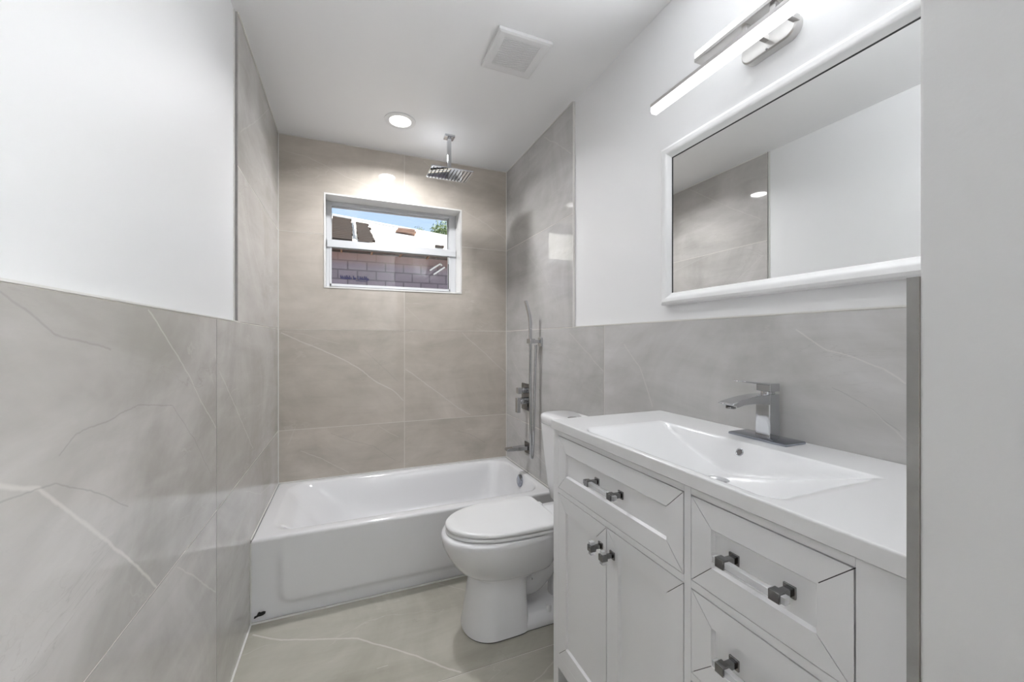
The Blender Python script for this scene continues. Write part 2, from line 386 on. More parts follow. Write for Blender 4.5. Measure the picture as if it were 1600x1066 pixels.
m_left = stone('left_wall_stone', (1, 2), [
    ([(.690,1.085),(.743,1.061),(.770,1.051),(.829,.999),(.905,.932),(1.013,.834),(1.141,.701)], .0055, .8),
    ([(1.101,1.325),(1.200,1.263),(1.338,1.168),(1.458,1.062),(1.584,.974)], .0040, .55), ([(1.619,1.157),(1.846,.991),(2.130,.771)], .0045, .5),
    ([(1.263,.682),(1.413,.569),(1.577,.437)], .0040, .55), ([(1.906,1.950),(2.272,1.954),(2.807,1.85)], .0045, .2),
    ([(1.906,2.104),(2.198,2.291),(2.528,2.53)], .005, .3), ([(1.88,1.86),(2.10,1.70),(2.42,1.52)], .0040, .3), ([(2.0,.62),(2.3,.5),(2.8,.42)], .0040, .35)],
    base=(.525,.505,.485), seed=4.1, dark=[([(.814,1.088),(.853,1.108),(.945,1.117),(1.052,1.128),(1.110,1.119),(1.231,1.099),(1.362,.997),(1.531,.839)], .0022, .32),
    ([(.701,1.058),(.807,1.047),(.887,1.010),(1.013,.935)], .0022, .32), ([(.70,1.32),(.80,1.27),(.95,1.245)], .003, .3)])
m_right = stone('right_wall_stone', (1, 2), [
    ([(2.213,2.518),(2.049,2.404),(1.884,2.276)], .0045, .5), ([(2.451,1.831),(2.213,1.666),(2.049,1.492)], .0030, .3), ([(1.438,1.246),(1.334,1.146),(1.259,.998)], .0045, .45),
    ([(1.905,1.303),(1.687,1.172),(1.591,1.115)], .0040, .4), ([(.707,1.289),(.636,1.239),(.568,1.217),(.518,1.197),(.493,1.177),(.480,1.165)], .0030, .55),
    ([(.548,1.105),(.518,1.081),(.484,1.045)], .0025, .3), ([(2.734,1.129),(2.558,1.002),(2.400,.931)], .0035, .4), ([(2.80,.66),(2.5,.56),(2.2,.50)], .0040, .4)],
    base=(.54,.53,.52), seed=7.7, dark=[([(.62,1.14),(.54,1.10),(.49,1.06)], .002, .3)])
m_floor = stone('floor_stone', (0, 1), [
    ([(-.376,2.004),(-.257,1.923),(-.108,1.870),(.042,1.808),(.138,1.723),(.252,1.622),(.356,1.512),(.398,1.478)], .0060, .75),
    ([(.106,1.614),(.142,1.616)], .0030, .5), ([(.334,2.144),(.477,2.026),(.569,1.931)], .0040, .4), ([(.55,1.30),(.70,1.36),(.80,1.42)], .0040, .5)],
    base=(.455,.437,.375), seed=2.2, rough=.22)
XJ = .364
rows = [(0, J1), (J1, CAP), (CAP, JT), (JT, H)]
cladding('tile_cladding', 'y', YB, 1, [(a, b, z0, z1) for a, b in ((XL, XJ), (XJ, XR)) for z0, z1 in rows], m_back, wb, hole=(WX0, WX1, WZ0, WZ1))
low = [(.36, YJ), (YJ, YB)]
cells = [(FR_Y1, .36, z0, z1) for z0, z1 in rows[:2]] + [(a, b, z0, z1) for a, b in low for z0, z1 in rows[:2]]
cladding('tile_cladding', 'x', XL, -1, cells + [(TY_L, YB, z0, z1) for z0, z1 in rows[2:]], m_left, wl)
cladding('tile_cladding', 'x', XR, 1, cells + [(TY_R, YB, z0, z1) for z0, z1 in rows[2:]], m_right, wr)
cladding('tile_cladding', 'y', FR_Y1+T, -1, [(FR_X, XR, 0, J1), (FR_X, XR, J1, CAP)], m_right, wf)
fl = struct(one_box('floor', (XP0-.12, XP1+.12, FR_Y0, YB+.2, -.12, -T), 'grout'))
FJ = 1.467
cladding('floor_tiles', 'z', 0, -1, [(a, b, c, d) for a, b in ((XL, .87), (.87, XR)) for c, d in ((FR_Y0, FJ-.61), (FJ-.61, FJ), (FJ, FJ+.615), (FJ+.615, YB))], m_floor, fl)

# caulk lines in the corners and along tile edges
def caulk(n, *boxes, mat='caulk'):
    bm = bmesh.new()
    for b in boxes: box(bm, *b)
    return struct(link('trim_%d' % n, bm, mat))
c = .004
caulk(1, (XL, XL+c, YB-c, YB, .37, H), (XR-c, XR, YB-c, YB, .37, H))
caulk(2, (XL, XR, YB-c, YB, H-.005, H), (XL, XL+c, TY_L, YB, H-.006, H), (XR-c, XR, TY_R, YB, H-.006, H))
caulk(3, (XL, XL+.006, FR_Y1+T, 2.078, 0, .004), (XR-.005, XR, FR_Y1+T, 2.078, 0, .004))
caulk(4, (XL-T, XL+.0005, FR_Y1, TY_L, CAP, CAP+.004), (XR-.0005, XR+T, FR_Y1, TY_R, CAP, CAP+.004))
caulk(5, (XR-.0005, XR+T, TY_R-.006, TY_R, CAP, H), (XL-T, XL-T+.003, TY_L-.012, TY_L, CAP, H))
caulk(6, (XL, XR, 2.072, 2.078, 0, .006), (XL, XL+.004, 2.074, 2.078, 0, .36))
caulk(7, (XL, XR, YB-.006, YB, .371, .378), (XL, XL+.005, 2.082, YB, .371, .377), (XR-.005, XR, 2.082, YB, .371, .377))

# ------------------------------------------------------------------ hall behind the camera (unseen, lights the doorway)
bm = bmesh.new()
box(bm, -1.6, -1.5, HY0, FR_Y0, 0, 2.6); box(bm, 1.9, 2.0, HY0, FR_Y0, 0, 2.6); box(bm, -1.6, 2.0, HY0-.1, HY0, 0, 2.6)
box(bm, -1.6, XP0-.12, FR_Y0, FR_Y0+.1, 0, 2.6); box(bm, XP1+.12, 2.0, FR_Y0, FR_Y0+.1, 0, 2.6)
struct(link('wall_hall', bm, 'hall'))
struct(one_box('ceiling_hall', (-1.6, 2.0, HY0-.1, FR_Y0, 2.6, 2.7), 'hall'))
struct(one_box('floor_hall', (-1.6, 2.0, HY0-.1, FR_Y0, -.12, 0), simple('low_bounce_floor', (.16,.12,.09), .4, nscale=6, namp=.25)))  # unseen floor made dark to cut light bounced low into the room
hl = thing('hall_fill_lamp', 'added unseen fill uplighter in the hall behind the doorway', 'fill lamp', (1.42, -.85, 2.6))  # unseen lamp added for soft fill from behind the camera
bm = bmesh.new(); lathe(bm, [(.03, 2.2), (.30, 2.225), (.34, 2.26), (.335, 2.262), (.29, 2.232), (.03, 2.21)], (1.42, -.85, 0)); link('fill_lamp_bowl', bm, 'plastic', hl, smooth=True)
bm = bmesh.new(); tube(bm, [(1.42, -.85, 2.21), (1.42, -.85, 2.6)], .008, 8); link('fill_lamp_rod', bm, 'nickel', hl, smooth=True)
ld = bpy.data.lights.new('hall_fill_light', 'AREA'); ld.shape = 'DISK'; ld.size = .5; ld.energy = HALL_FILL_POWER; ld.color = (.95, .98, 1)
lo = bpy.data.objects.new('hall_fill_light', ld); COL.objects.link(lo); lo.location = (1.42, -.85, 2.255); lo.rotation_euler = (PI, 0, 0)

# ------------------------------------------------------------------ window
WY = 2.975                      # inner face of the vinyl frame
win = bpy.data.objects.new('window_1', None); COL.objects.link(win); win.location = ((WX0+WX1)/2, WY, WZ0); struct(win)
tt = .006
bm = bmesh.new()                # tiled reveal lining with narrow edge trim
y0, y1 = YB-.003, YB+.2
box(bm, WX0-.004, WX0+tt, y0, y1, WZ0-.004, WZ1+.004); box(bm, WX1-tt, WX1+.004, y0, y1, WZ0-.004, WZ1+.004)
box(bm, WX0+tt, WX1-tt, y0, y1, WZ0-.004, WZ0+tt); box(bm, WX0+tt, WX1-tt, y0, y1, WZ1-tt, WZ1+.004)
link('window_reveal', bm, simple('polished_white_reveal', (.80,.79,.77), .06, nscale=3, namp=.02), win)
ix0, ix1, iz0, iz1 = WX0+tt, WX1-tt, WZ0+tt, WZ1-tt
GX0, GX1 = -.101, .706
bm = bmesh.new()
box(bm, ix0, GX0-.004, WY, WY+.06, iz0, iz1); box(bm, GX1+.004, ix1, WY, WY+.06, iz0, iz1)
box(bm, GX0-.004, GX1+.004, WY, WY+.06, iz1-.022, iz1); box(bm, GX0-.004, GX1+.004, WY, WY+.06, iz0, iz0+.026)
link('window_frame', bm, 'vinyl', win, bevel=.002)
up = bmesh.new()                # upper sash sits further out
z0, z1 = 1.906, iz1-.022
for b in ((GX0-.004, GX0, z0, z1), (GX1, GX1+.004, z0, z1), (GX0, GX1, z1-.006, z1), (GX0, GX1, z0, z0+.02)): box(up, b[0], b[1], WY+.03, WY+.055, b[2], b[3])
us = link('upper_sash', up, 'vinyl', win)
one_box('glass_pane', (GX0, GX1, WY+.040, WY+.044, z0+.02, z1-.006), 'glass', us)
lowb = bmesh.new()
box(lowb, ix0+.004, ix1-.004, WY-.012, WY+.028, 1.896, 1.947)            # meeting rail
box(lowb, GX0-.012, GX0, WY-.004, WY+.022, iz0+.02, 1.896); box(lowb, GX1, GX1+.012, WY-.004, WY+.022, iz0+.02, 1.896)
box(lowb, GX0-.012, GX1+.012, WY-.004, WY+.022, iz0+.018, iz0+.036)
ls = link('lower_sash', lowb, 'vinyl', win, bevel=.0015)
one_box('glass_pane', (GX0, GX1, WY+.006, WY+.010, iz0+.034, 1.897), 'glass', ls)
bm = bmesh.new()                # black glazing gaskets
box(bm, GX0-.001, GX1+.001, WY-.0045, WY-.001, 1.8925, 1.8955); box(bm, GX1-.004, GX1+.001, WY-.003, WY+.006, iz0+.04, 1.84)
box(bm, GX1-.003, GX1, WY+.029, WY+.034, 1.96, z1-.006); box(bm, GX0-.012, GX1+.012, WY-.0045, WY-.002, iz0+.0165, iz0+.019)
link('gasket', bm, 'gap', ls)

# ------------------------------------------------------------------ outside
HY = 8.0
house = thing('house', 'neighbouring house of bare concrete block with pale unfinished roof, seen through the window', 'house', (1, HY, 0))
one_box('block_wall', (-6, 9, HY, HY+.2, 0, 2.95), 'block', house)
RY0, RZ0, RY1 = HY-.35, 2.97, 11.0
def roof_z(x, y): # slightly falling ridge
    zr = 4.42 - .085*(x+.4); return RZ0 + (zr-RZ0)*(y-RY0)/(RY1-RY0)
bm = bmesh.new()
loops = []
for x in (-6, -3, 0, 3, 6, 9):
    loops.append([Vector((x, RY0, RZ0)), Vector((x, RY1, roof_z(x, RY1))), Vector((x, RY1+3.2, RZ0)), Vector((x, RY1+3.2, RZ0-.06)), Vector((x, RY1, roof_z(x, RY1)-.06)), Vector((x, RY0, RZ0-.06))])
loft(bm, loops); link('roof_deck', bm, 'underlay', house)
one_box('eave_board', (-6, 9, RY0+.02, RY0+.06, RZ0-.085, RZ0-.06), 'timber', house)
bm = bmesh.new(); box(bm, -6, 9, HY-.02, HY+.02, 2.895, 2.93); link('wall_plate', bm, 'timber', house)
for i in range(14):
    x = -2.2 + i*.52
    o = one_box('rafter', (x, x+.03, RY0+.06, HY+.3, 2.885, 2.905), 'rafter', house)
def on_roof(x0, x1, y0, y1, th, name, mat, parent, planks=6, ragged=0):
    bm = bmesh.new()
    for k in range(planks):
        a, b = y0+(y1-y0)*k/planks, y0+(y1-y0)*(k+.9)/planks
        xa, xb = x0+random.uniform(0, ragged)*.3, x1-random.uniform(0, ragged)
        L = []
        for x in (xa, xb):
            L.append([Vector((x, a, roof_z(x, a)+.005)), Vector((x, b, roof_z(x, b)+.005)), Vector((x, b, roof_z(x, b)+th)), Vector((x, a, roof_z(x, a)+th))])
        loft(bm, L)
    return link(name, bm, mat, parent)
on_roof(-.34, .10, 7.95, 10.7, .04, 'exposed_decking', 'deck', house, 14, .028)
on_roof(.17, .50, 7.85, 10.4, .04, 'exposed_decking', 'deck', house, 13, .075)
on_roof(.13, .155, 8.3, 10.7, .07, 'roof_batten', 'underlay', house, 1)
on_roof(-.35, 3.0, 10.9, 10.97, .05, 'ridge_board', 'underlay', house, 1)
st = thing('roof_tile_stack', 'low stack of orange terracotta roof tiles on the pale roof', 'roof tiles', (1.25, 10.0, roof_z(1.25, 10.0)))
for k in range(2):
    bm = bmesh.new(); x0 = 1.06+.04*k
    z = roof_z(1.25, 9.85)+.012+.05*k
    box(bm, x0, 1.52-.03*k, 9.75, 10.0, z, z+.045); link('roof_tile', bm, 'terracotta', st)
one_box('roof_scrap_board', (1.68, 1.86, 8.25, 8.33, roof_z(1.7, 8.3)-.01, roof_z(1.7, 8.3)+.035), 'timber', house)  # dark scrap board lying near the roof edge
for k, (xx, zz) in enumerate(((1.62, 2.738), (1.695, 2.665))):
    bm = bmesh.new()
    path = [(xx-.16, HY-.05, zz-.10), (xx+.16, HY-.05, zz+.12)]
    mt = Matrix.Translation((xx, HY-.035, zz)) @ Matrix.Rotation(-math.radians(36), 4, 'Y')
    box(bm, -.135, .135, -.03, .03, -.014, .014, 0, mt)
    if k == 0: box(bm, .11, .135, -.03, .035, -.05, .014, 0, mt)
    link('bracket', bm, 'white_metal', house, bevel=.003)
# illegible dark-blue lettering sprayed on the wall
bm = bmesh.new(); x = -.12
for k in range(13):
    w = random.uniform(.030, .044); h = random.uniform(.06, .085)
    if k in (5, 7): x += .03; continue
    zb = 2.405+random.uniform(-.006, .006)-.01*(k/13)
    P = [(x, zb+h), (x+w*.15, zb), (x+w*.45, zb+h*.6), (x+w*.7, zb+.004), (x+w, zb+h*.5)]
    for a, b in zip(P[:-1], P[1:]):
        tube(bm, [(a[0], HY-.004, a[1]), (b[0], HY-.004, b[1])], .009, 6)
    x += w*1.1
tube(bm, [(.14, HY-.004, 2.383), (.34, HY-.004, 2.375)], .006, 6)
o = link('lettering', bm, 'ink', house)

struct(one_box('ground', (-30, 40, 3.25, 60, -.2, -.02), 'ground'))
def tree(x, y, z0, zc, r, n, label, seed):
    rd = random.Random(seed)
    t = thing('tree', label, 'tree', (x, y, z0))
    bm = bmesh.new(); tube(bm, [(x, y, z0), (x+.05, y, (z0+zc)/2), (x, y, zc)], [.16*r, .12*r, .06*r], 8); link('trunk', bm, 'bark', t)
    bm = bmesh.new()
    for k in range(n):
        d = Vector((rd.gauss(0,1), rd.gauss(0,1), rd.gauss(0,.8))).normalized()*r*rd.uniform(.3, 1.0)
        c = Vector((x, y, zc))+d; s = r*.085*rd.uniform(.6, 1.4)
        a = Vector((rd.gauss(0,1), rd.gauss(0,1), rd.gauss(0,1))).normalized(); b = a.orthogonal().normalized()
        f = a.cross(b)
        vs = [bm.verts.new(c+a*s), bm.verts.new(c+b*s*.6), bm.verts.new(c-a*s), bm.verts.new(c-b*s*.6)]
        bm.faces.new(vs)
    link('foliage', bm, 'leaf', t)
tree(5.3, 24, 0, 7.85, .75, 1500, 'larger bright green tree rising above the roof at the right of the window', 3)
tree(4.25, 26, 0, 8.3, .38, 400, 'small dark green treetop beyond the roof, left of the larger tree', 4)
# unseen overhang added to keep the sun out of the window
struct(one_box('sun_block_eave', (-3, 5, YB+.2, YB+1.0, 2.62, 2.74), 'stucco'))

# ------------------------------------------------------------------ bathtub
TF = 2.078; TZ = .373
tub = thing('bathtub', 'white enamelled alcove bathtub with apron, under the window', 'bathtub', ((XL+XR)/2, (TF+YB)/2, 0))
e = .0015
bm = bmesh.new()
X0, X1, Y0, Y1 = XL+e, XR-e, TF+e, YB-e
def tl(i, z, r, l=0, rr=0, f=0, b=0): return rrect(X0+i+l, X1-i-rr, Y0+i+f, Y1-i-b, r, z)
loops = [tl(.0, .355, .003), tl(.0, .361, .003), tl(.003, .368, .005), tl(.009, .3725, .008), tl(.016, TZ, .01),
         tl(.040, TZ, .10, .020, .0, .012, .004), tl(.046, .3715, .11, .022, -.003, .012, .004), tl(.053, .366, .12, .028, -.007, .012, .004), tl(.060, .355, .12, .040, -.011, .012, .006),
         tl(.068, .32, .14, .07, -.015, .014, .012), tl(.078, .25, .17, .125, -.015, .020, .020), tl(.09, .17, .18, .18, -.012, .030, .030), tl(.105, .12, .18, .22, -.008, .04, .04),
         tl(.13, .10, .16, .25, .01, .05, .05), tl(.17, .095, .13, .28, .03, .06, .06)]
loft(bm, loops, cap0=False, cap1=True)
# apron with softly pressed panel
NX, NZ = 150, 44
def sm(t): t = max(0, min(1, t)); return t*t*(3-2*t)
g = []
for j in range(NZ+1):
    row = []
    z = .355*j/NZ+.0005*(j == 0)
    for i in range(NX+1):
        x = X0+(X1-X0)*i/NX
        # distance inside a round-cornered panel open at the top
        dx = min(x-(XL+.115), (XR-.10)-x); dz = z-.062; r = .055
        if dx < r and dz < r: d = r-math.hypot(r-dx, r-dz)
        else: d = min(dx, dz)
        fade = 1-sm((z-.20)/.14)*.85
        off = .011*(1-sm(d/.028+.5))*fade
        row.append(bm.verts.new((x, Y0+off*.9, z)))
    g.append(row)
for j in range(NZ):
    for i in range(NX): bm.faces.new((g[j][i], g[j][i+1], g[j+1][i+1], g[j+1][i]))
# end sides and back down to the floor
for (a, b) in (((X0, Y0+.012), (X0, Y1)), ((X0, Y1), (X1, Y1)), ((X1, Y1), (X1, Y0+.012))):
    bm.faces.new([bm.verts.new(p) for p in ((a[0], a[1], 0), (b[0], b[1], 0), (b[0], b[1], .355), (a[0], a[1], .355))])
link('tub_body', bm, 'enamel', tub, smooth=True, angle=50)
bm = bmesh.new()    # overflow plate on the sloping drain end
ox, oy, oz = 1.070, 2.455, .323
mt = Matrix.Translation((ox, oy, oz)) @ Matrix.Rotation(math.radians(7.6), 4, 'Y')
lathe(bm, [(.002, -.015), (.032, -.013), (.040, -.008), (.041, .012)], (0, 0, 0), 'x')
for v in bm.verts: v.co = mt @ v.co
link('overflow_plate', bm, 'plate', tub, smooth=True)
bm = bmesh.new(); lathe(bm, [(.035, .0955), (.035, .099), (.030, .101), (.002, .101)], (.83, 2.46, 0)); link('drain', bm, 'chrome', tub, smooth=True)
bm = bmesh.new()    # chipped enamel near the floor
pts = [(-.386,.026),(-.377,.029),(-.372,.040),(-.366,.043),(-.362,.039),(-.352,.042),(-.343,.040),(-.342,.036),(-.350,.031),(-.360,.029),(-.368,.029),(-.374,.027),(-.383,.023)]
prism(bm, [(a*1.0, b) for a, b in pts], 'y', TF-.001, TF+.012); o = link('chip', bm, 'black', tub); o['label'] = 'black chip in the enamel'

# ------------------------------------------------------------------ toilet
TC = 1.695
wc = thing('toilet', 'white two-piece toilet with closed lid between bathtub and vanity', 'toilet', (.75, TC, 0))
def egg(xf, xb, hw, z, xm=None, eb=3.0, ef=2.15, n=64, y0=TC):
    if xm is None: xm = xf+(xb-xf)*.45
    L = []
    for k in range(n):
        a = 2*PI*k/n; c, s = math.cos(a), math.sin(a)
        ex = ef if c < 0 else eb
        x = (xm-xf if c < 0 else xb-xm)*math.copysign(abs(c)**(2/ex), c)+xm
        y = hw*math.copysign(abs(s)**(2/ex), s)+y0
        L.append(Vector((x, y, z)))
    return L
bm = bmesh.new()
loft(bm, [egg(.470, .738, .128, .0028, eb=6), egg(.462, .742, .134, .006, eb=6), egg(.462, .742, .133, .015, eb=6), egg(.470, .738, .126, .06, eb=6), egg(.481, .735, .119, .13, eb=6),
          egg(.492, .736, .114, .20, eb=6), egg(.496, .740, .113, .228, eb=6), egg(.497, .80, .114, .236, eb=4), egg(.488, .84, .119, .243, eb=4), egg(.468, .865, .130, .252, eb=4), egg(.450, .88, .140, .266, eb=3.5), egg(.424, .89, .154, .296, eb=3), egg(.399, .90, .167, .335),
          egg(.380, .905, .178, .375), egg(.374, .91, .183, .405), egg(.374, .912, .184, .418), egg(.380, .91, .180, .428), egg(.40, .90, .165, .430)])
# rear deck under the tank, rear column, foot plate and trapway
loft(bm, [rrect(.76, 1.10, TC-.07, TC+.07, .04, .24), rrect(.74, 1.10, TC-.10, TC+.10, .05, .33), rrect(.78, 1.112, TC-.135, TC+.135, .05, .40), rrect(.78, 1.112, TC-.135, TC+.135, .05, .425), rrect(.785, 1.107, TC-.13, TC+.13, .05, .43)])
loft(bm, [rrect(.68, .985, TC-.122, TC+.122, .04, .0028), rrect(.68, .987, TC-.124, TC+.124, .04, .006), rrect(.68, .985, TC-.120, TC+.120, .04, .03), rrect(.69, .975, TC-.108, TC+.108, .04, .05), rrect(.70, .96, TC-.09, TC+.09, .04, .058)])
tube(bm, catmull([(.70, TC, .20), (.77, TC, .155), (.84, TC, .20), (.905, TC, .27), (.955, TC, .20), (.955, TC, .04)], 8), .068, 20)
link('bowl', bm, 'porcelain', wc, smooth=True, angle=60)
bm = bmesh.new(); loft(bm, [egg(.391+i, .862-i, .176-i, z, xm=.66, eb=7, ef=2.05) for i, z in ((.005, .431), (0, .434), (0, .444), (.005, .448))])
link('seat', bm, 'plastic', wc, smooth=True, angle=60)
bm = bmesh.new(); loft(bm, [*[egg(.391+i, .872-i, .177-i, z, xm=.66, eb=9, ef=2.05) for i, z in ((.005, .450), (0, .453), (0, .462), (.005, .4672), (.016, .4698), (.06, .4715))]])
link('lid', bm, 'plastic', wc, smooth=True, angle=60)
for s in (-1, 1):
    bm = bmesh.new(); box(bm, .855, .885, TC+s*.075-.018, TC+s*.075+.018, .43, .462); link('hinge', bm, 'plastic', wc, bevel=.005)
bm = bmesh.new(); loft(bm, [egg(.465, .742, .131, .0002, eb=6), egg(.465, .742, .131, .003, eb=6)]); loft(bm, [rrect(.684, .982, TC-.121, TC+.121, .04, .0002), rrect(.684, .982, TC-.121, TC+.121, .04, .003)])  # dark sheets painting the shade in the open gap at the floor
o = link('foot_gap_shade', bm, 'gap', wc); o['label'] = 'dark sheet for the shaded gap under the foot'
bm = bmesh.new()
def tk(z, xf, hw, r=.05): return rrect(xf, 1.118, TC-hw+.015, TC+hw+.015, r, z)
loft(bm, [tk(.432, 1.00, .150), tk(.445, .975, .172), tk(.52, .962, .182), tk(.70, .945, .197), tk(.832, .935, .203)])
link('tank', bm, 'porcelain', wc, smooth=True, angle=60)
bm = bmesh.new(); loft(bm, [tk(.832, .938, .207, .07), tk(.836, .931, .213, .075), tk(.866, .929, .215, .075), tk(.876, .933, .211, .07), tk(.880, .942, .202, .065)])
link('tank_lid', bm, 'porcelain', wc, smooth=True, angle=60)
bm = bmesh.new(); lathe(bm, [(.026, .879), (.026, .883), (.022, .8845), (.002, .8845)], (1.02, TC+.0, 0)); link('flush_button', bm, 'chrome', wc, smooth=True)
for s in (-1, 1):
    bm = bmesh.new(); lathe(bm, [(.013, .04), (.013, .068), (.009, .074), (.002, .075)], (.835, TC+s*.097, 0)); link('bolt_cap', bm, 'plastic', wc, smooth=True)
bm = bmesh.new(); tube(bm, [(1.10, TC+.16, .15), (1.06, TC+.16, .15), (1.05, TC+.16, .19), (1.05, TC+.13, .435)], .007, 10); link('supply_line', bm, 'chrome', wc, smooth=True)

# ------------------------------------------------------------------ vanity cabinet
VX = .655; VY0, VY1 = .2645, 1.217; VT = .959
van = thing('vanity_cabinet', 'pale grey bathroom vanity cabinet with shaker doors and drawers, right foreground', 'cabinet', (.88, .75, 0))
D0, D1 = .640, 1.184       # door column
R0, R1 = .333, .622        # drawer column
bm = bmesh.new()
box(bm, VX+.002, 1.12, VY1-.018, VY1, .0, VT)      # side panels reach down as legs
box(bm, VX+.002, 1.12, VY0, VY0+.018, .0, VT)
box(bm, VX+.03, 1.12, VY0+.018, VY1-.018, .165, .183)
box(bm, 1.105, 1.12, VY0+.018, VY1-.018, .183, VT-.018)
box(bm, VX+.03, 1.105, .625, .637, .183, .86)
link('carcass', bm, 'lacquer', van)
bm = bmesh.new()
f0, f1 = VX, VX+.02
VF = VT-.0025
for b in ((D1, VY1, 0, VF), (R1, D0, .162, VF), (VY0, R0, 0, VF)): box(bm, f0, f1, b[0], b[1], b[2], b[3])
box(bm, f0, f1, D0, D1, .942, VF); box(bm, f0, f1, R0, R1, .942, VF)
box(bm, f0, f1, D0, D1, .162, .205); box(bm, f0, f1, R0, R1, .162, .205)
box(bm, f0, f1, D0, D1, .7495, .766)
for z in (.7495, .5585, .3675): box(bm, f0, f1, R0, R1, z, z+.0165)
link('face_frame', bm, 'lacquer', van, bevel=.0008)
one_box('interior', (VX+.021, VX+.026, D0-.01, D1+.01, .19, .95), 'gap', van); one_box('interior', (VX+.021, VX+.026, R0-.01, R1+.01, .19, .95), 'gap', van)
def shaker(name, y0, y1, z0, z1, fw=.048, g=.0019, depth=.0065, parent=van):
    """framed front with mitred corners and a recessed panel; face toward -x"""
    y0 += g; y1 -= g; z0 += g; z1 -= g
    bm = bmesh.new(); x = VX-.0005
    out = [(y0, z0), (y1, z0), (y1, z1), (y0, z1)]
    inn = [(y0+fw, z0+fw), (y1-fw, z0+fw), (y1-fw, z1-fw), (y0+fw, z1-fw)]
    s = .0045
    pan = [(y0+fw+s, z0+fw+s), (y1-fw-s, z0+fw+s), (y1-fw-s, z1-fw-s), (y0+fw+s, z1-fw-s)]
    h = .0008  # half-width of the mitre joints
    cen = ((y0+y1)/2, (z0+z1)/2)
    for i in range(4):
        j = (i+1) % 4
        a, b, c2, d = Vector(out[i]), Vector(out[j]), Vector(inn[j]), Vector(inn[i])
        e1 = (b-a).normalized()
        a2, d2 = a+e1*h*1.2, d+e1*h*1.2; b2, c3 = b-e1*h*1.2, c2-e1*h*1.2
        n = Vector((-e1.y, e1.x)); 
        poly = [a2, b2, c3, d2]
        vf = [bm.verts.new((x, p.x, p.y)) for p in poly]; vb = [bm.verts.new((x+.0195, p.x, p.y)) for p in poly]
        bm.faces.new(vf); bm.faces.new(vb[::-1])
        for k in range(4): bm.faces.new((vf[k], vb[k], vb[(k+1) % 4], vf[(k+1) % 4]))
        # small sloping moulding down to the panel
        p1, p2 = Vector(pan[i]), Vector(pan[j])
        q = [bm.verts.new((x+.0005, d.x, d.y)), bm.verts.new((x+.0005, c2.x, c2.y)), bm.verts.new((x+depth, p2.x, p2.y)), bm.verts.new((x+depth, p1.x, p1.y))]
        bm.faces.new(q)
    box(bm, x+depth, x+.016, y0+fw-.002, y1-fw+.002, z0+fw-.002, z1-fw+.002)
    for i in range(0): pass
    o = link(name, bm, 'lacquer', parent)
    bm = bmesh.new(); box(bm, x+.0015, x+.0185, y0+.004, y0+fw-.002, z0+.004, z1-.004)
    box(bm, x+.0015, x+.0185, y1-fw+.002, y1-.004, z0+.004, z1-.004); box(bm, x+.0015, x+.0185, y0+fw-.002, y1-fw+.002, z0+.004, z0+fw-.002); box(bm, x+.0015, x+.0185, y0+fw-.002, y1-fw+.002, z1-fw+.002, z1-.004)
    link('joint_backing', bm, 'gap', o)
    return o
PX = VX-.0005+.0065    # recessed panel face
def pull(parent, yc, zc, half, ext=.008):
    for s in (-1, 1):
        y = yc+s*half
        bm = bmesh.new(); box(bm, PX-.004, PX, y-.010, y+.010, zc-.010, zc+.010); box(bm, PX-.026, PX-.003, y-.006, y+.006, zc-.006, zc+.006)
        box(bm, PX-.041, PX-.024, y-.009, y+.009, zc-.0085, zc+.0085); link('pull_post', bm, 'dark_chrome', parent, bevel=.0008)
    bm = bmesh.new(); c = PX-.0325; r = .0062
    for a, b in ((yc-half-.009-ext, yc-half-.0092), (yc-half+.0092, yc+half-.0092), (yc+half+.0092, yc+half+.009+ext)):
        box(bm, c-r, c+r, a, b, zc-r, zc+r)
    link('pull_bar', bm, 'acrylic', parent, bevel=.001)
def knob(parent, y, z, X=None):
    X = VX-.0005
    bm = bmesh.new(); box(bm, X-.004, X, y-.010, y+.010, z-.010, z+.010); box(bm, X-.024, X-.003, y-.005, y+.005, z-.005, z+.005)
    box(bm, X-.040, X-.022, y-.009, y+.009, z-.0085, z+.0085); link('knob_post', bm, 'dark_chrome', parent, bevel=.0008)
    bm = bmesh.new(); c = X-.031; r = .0065
    box(bm, c-r, c+r, y-r, y+r, z+.0087, z+.018); box(bm, c-r, c+r, y-r, y+r, z-.018, z-.0087); link('knob_bar', bm, 'acrylic', parent, bevel=.001)
d = shaker('drawer', D0, D1, .766, .942); pull(d, (D0+D1)/2-.002, .857, .0535)
DM = .912
d = shaker('door', DM, D1, .205, .7495); knob(d, DM+.025, .687)
d = shaker('door', D0, DM, .205, .7495); knob(d, DM-.028, .687)
for z0, z1 in ((.766, .942), (.575, .7495), (.384, .5585), (.205, .3675)):
    d = shaker('drawer', R0, R1, z0, z1); pull(d, (R0+R1)/2-.002, (z0+z1)/2+.002, .050)

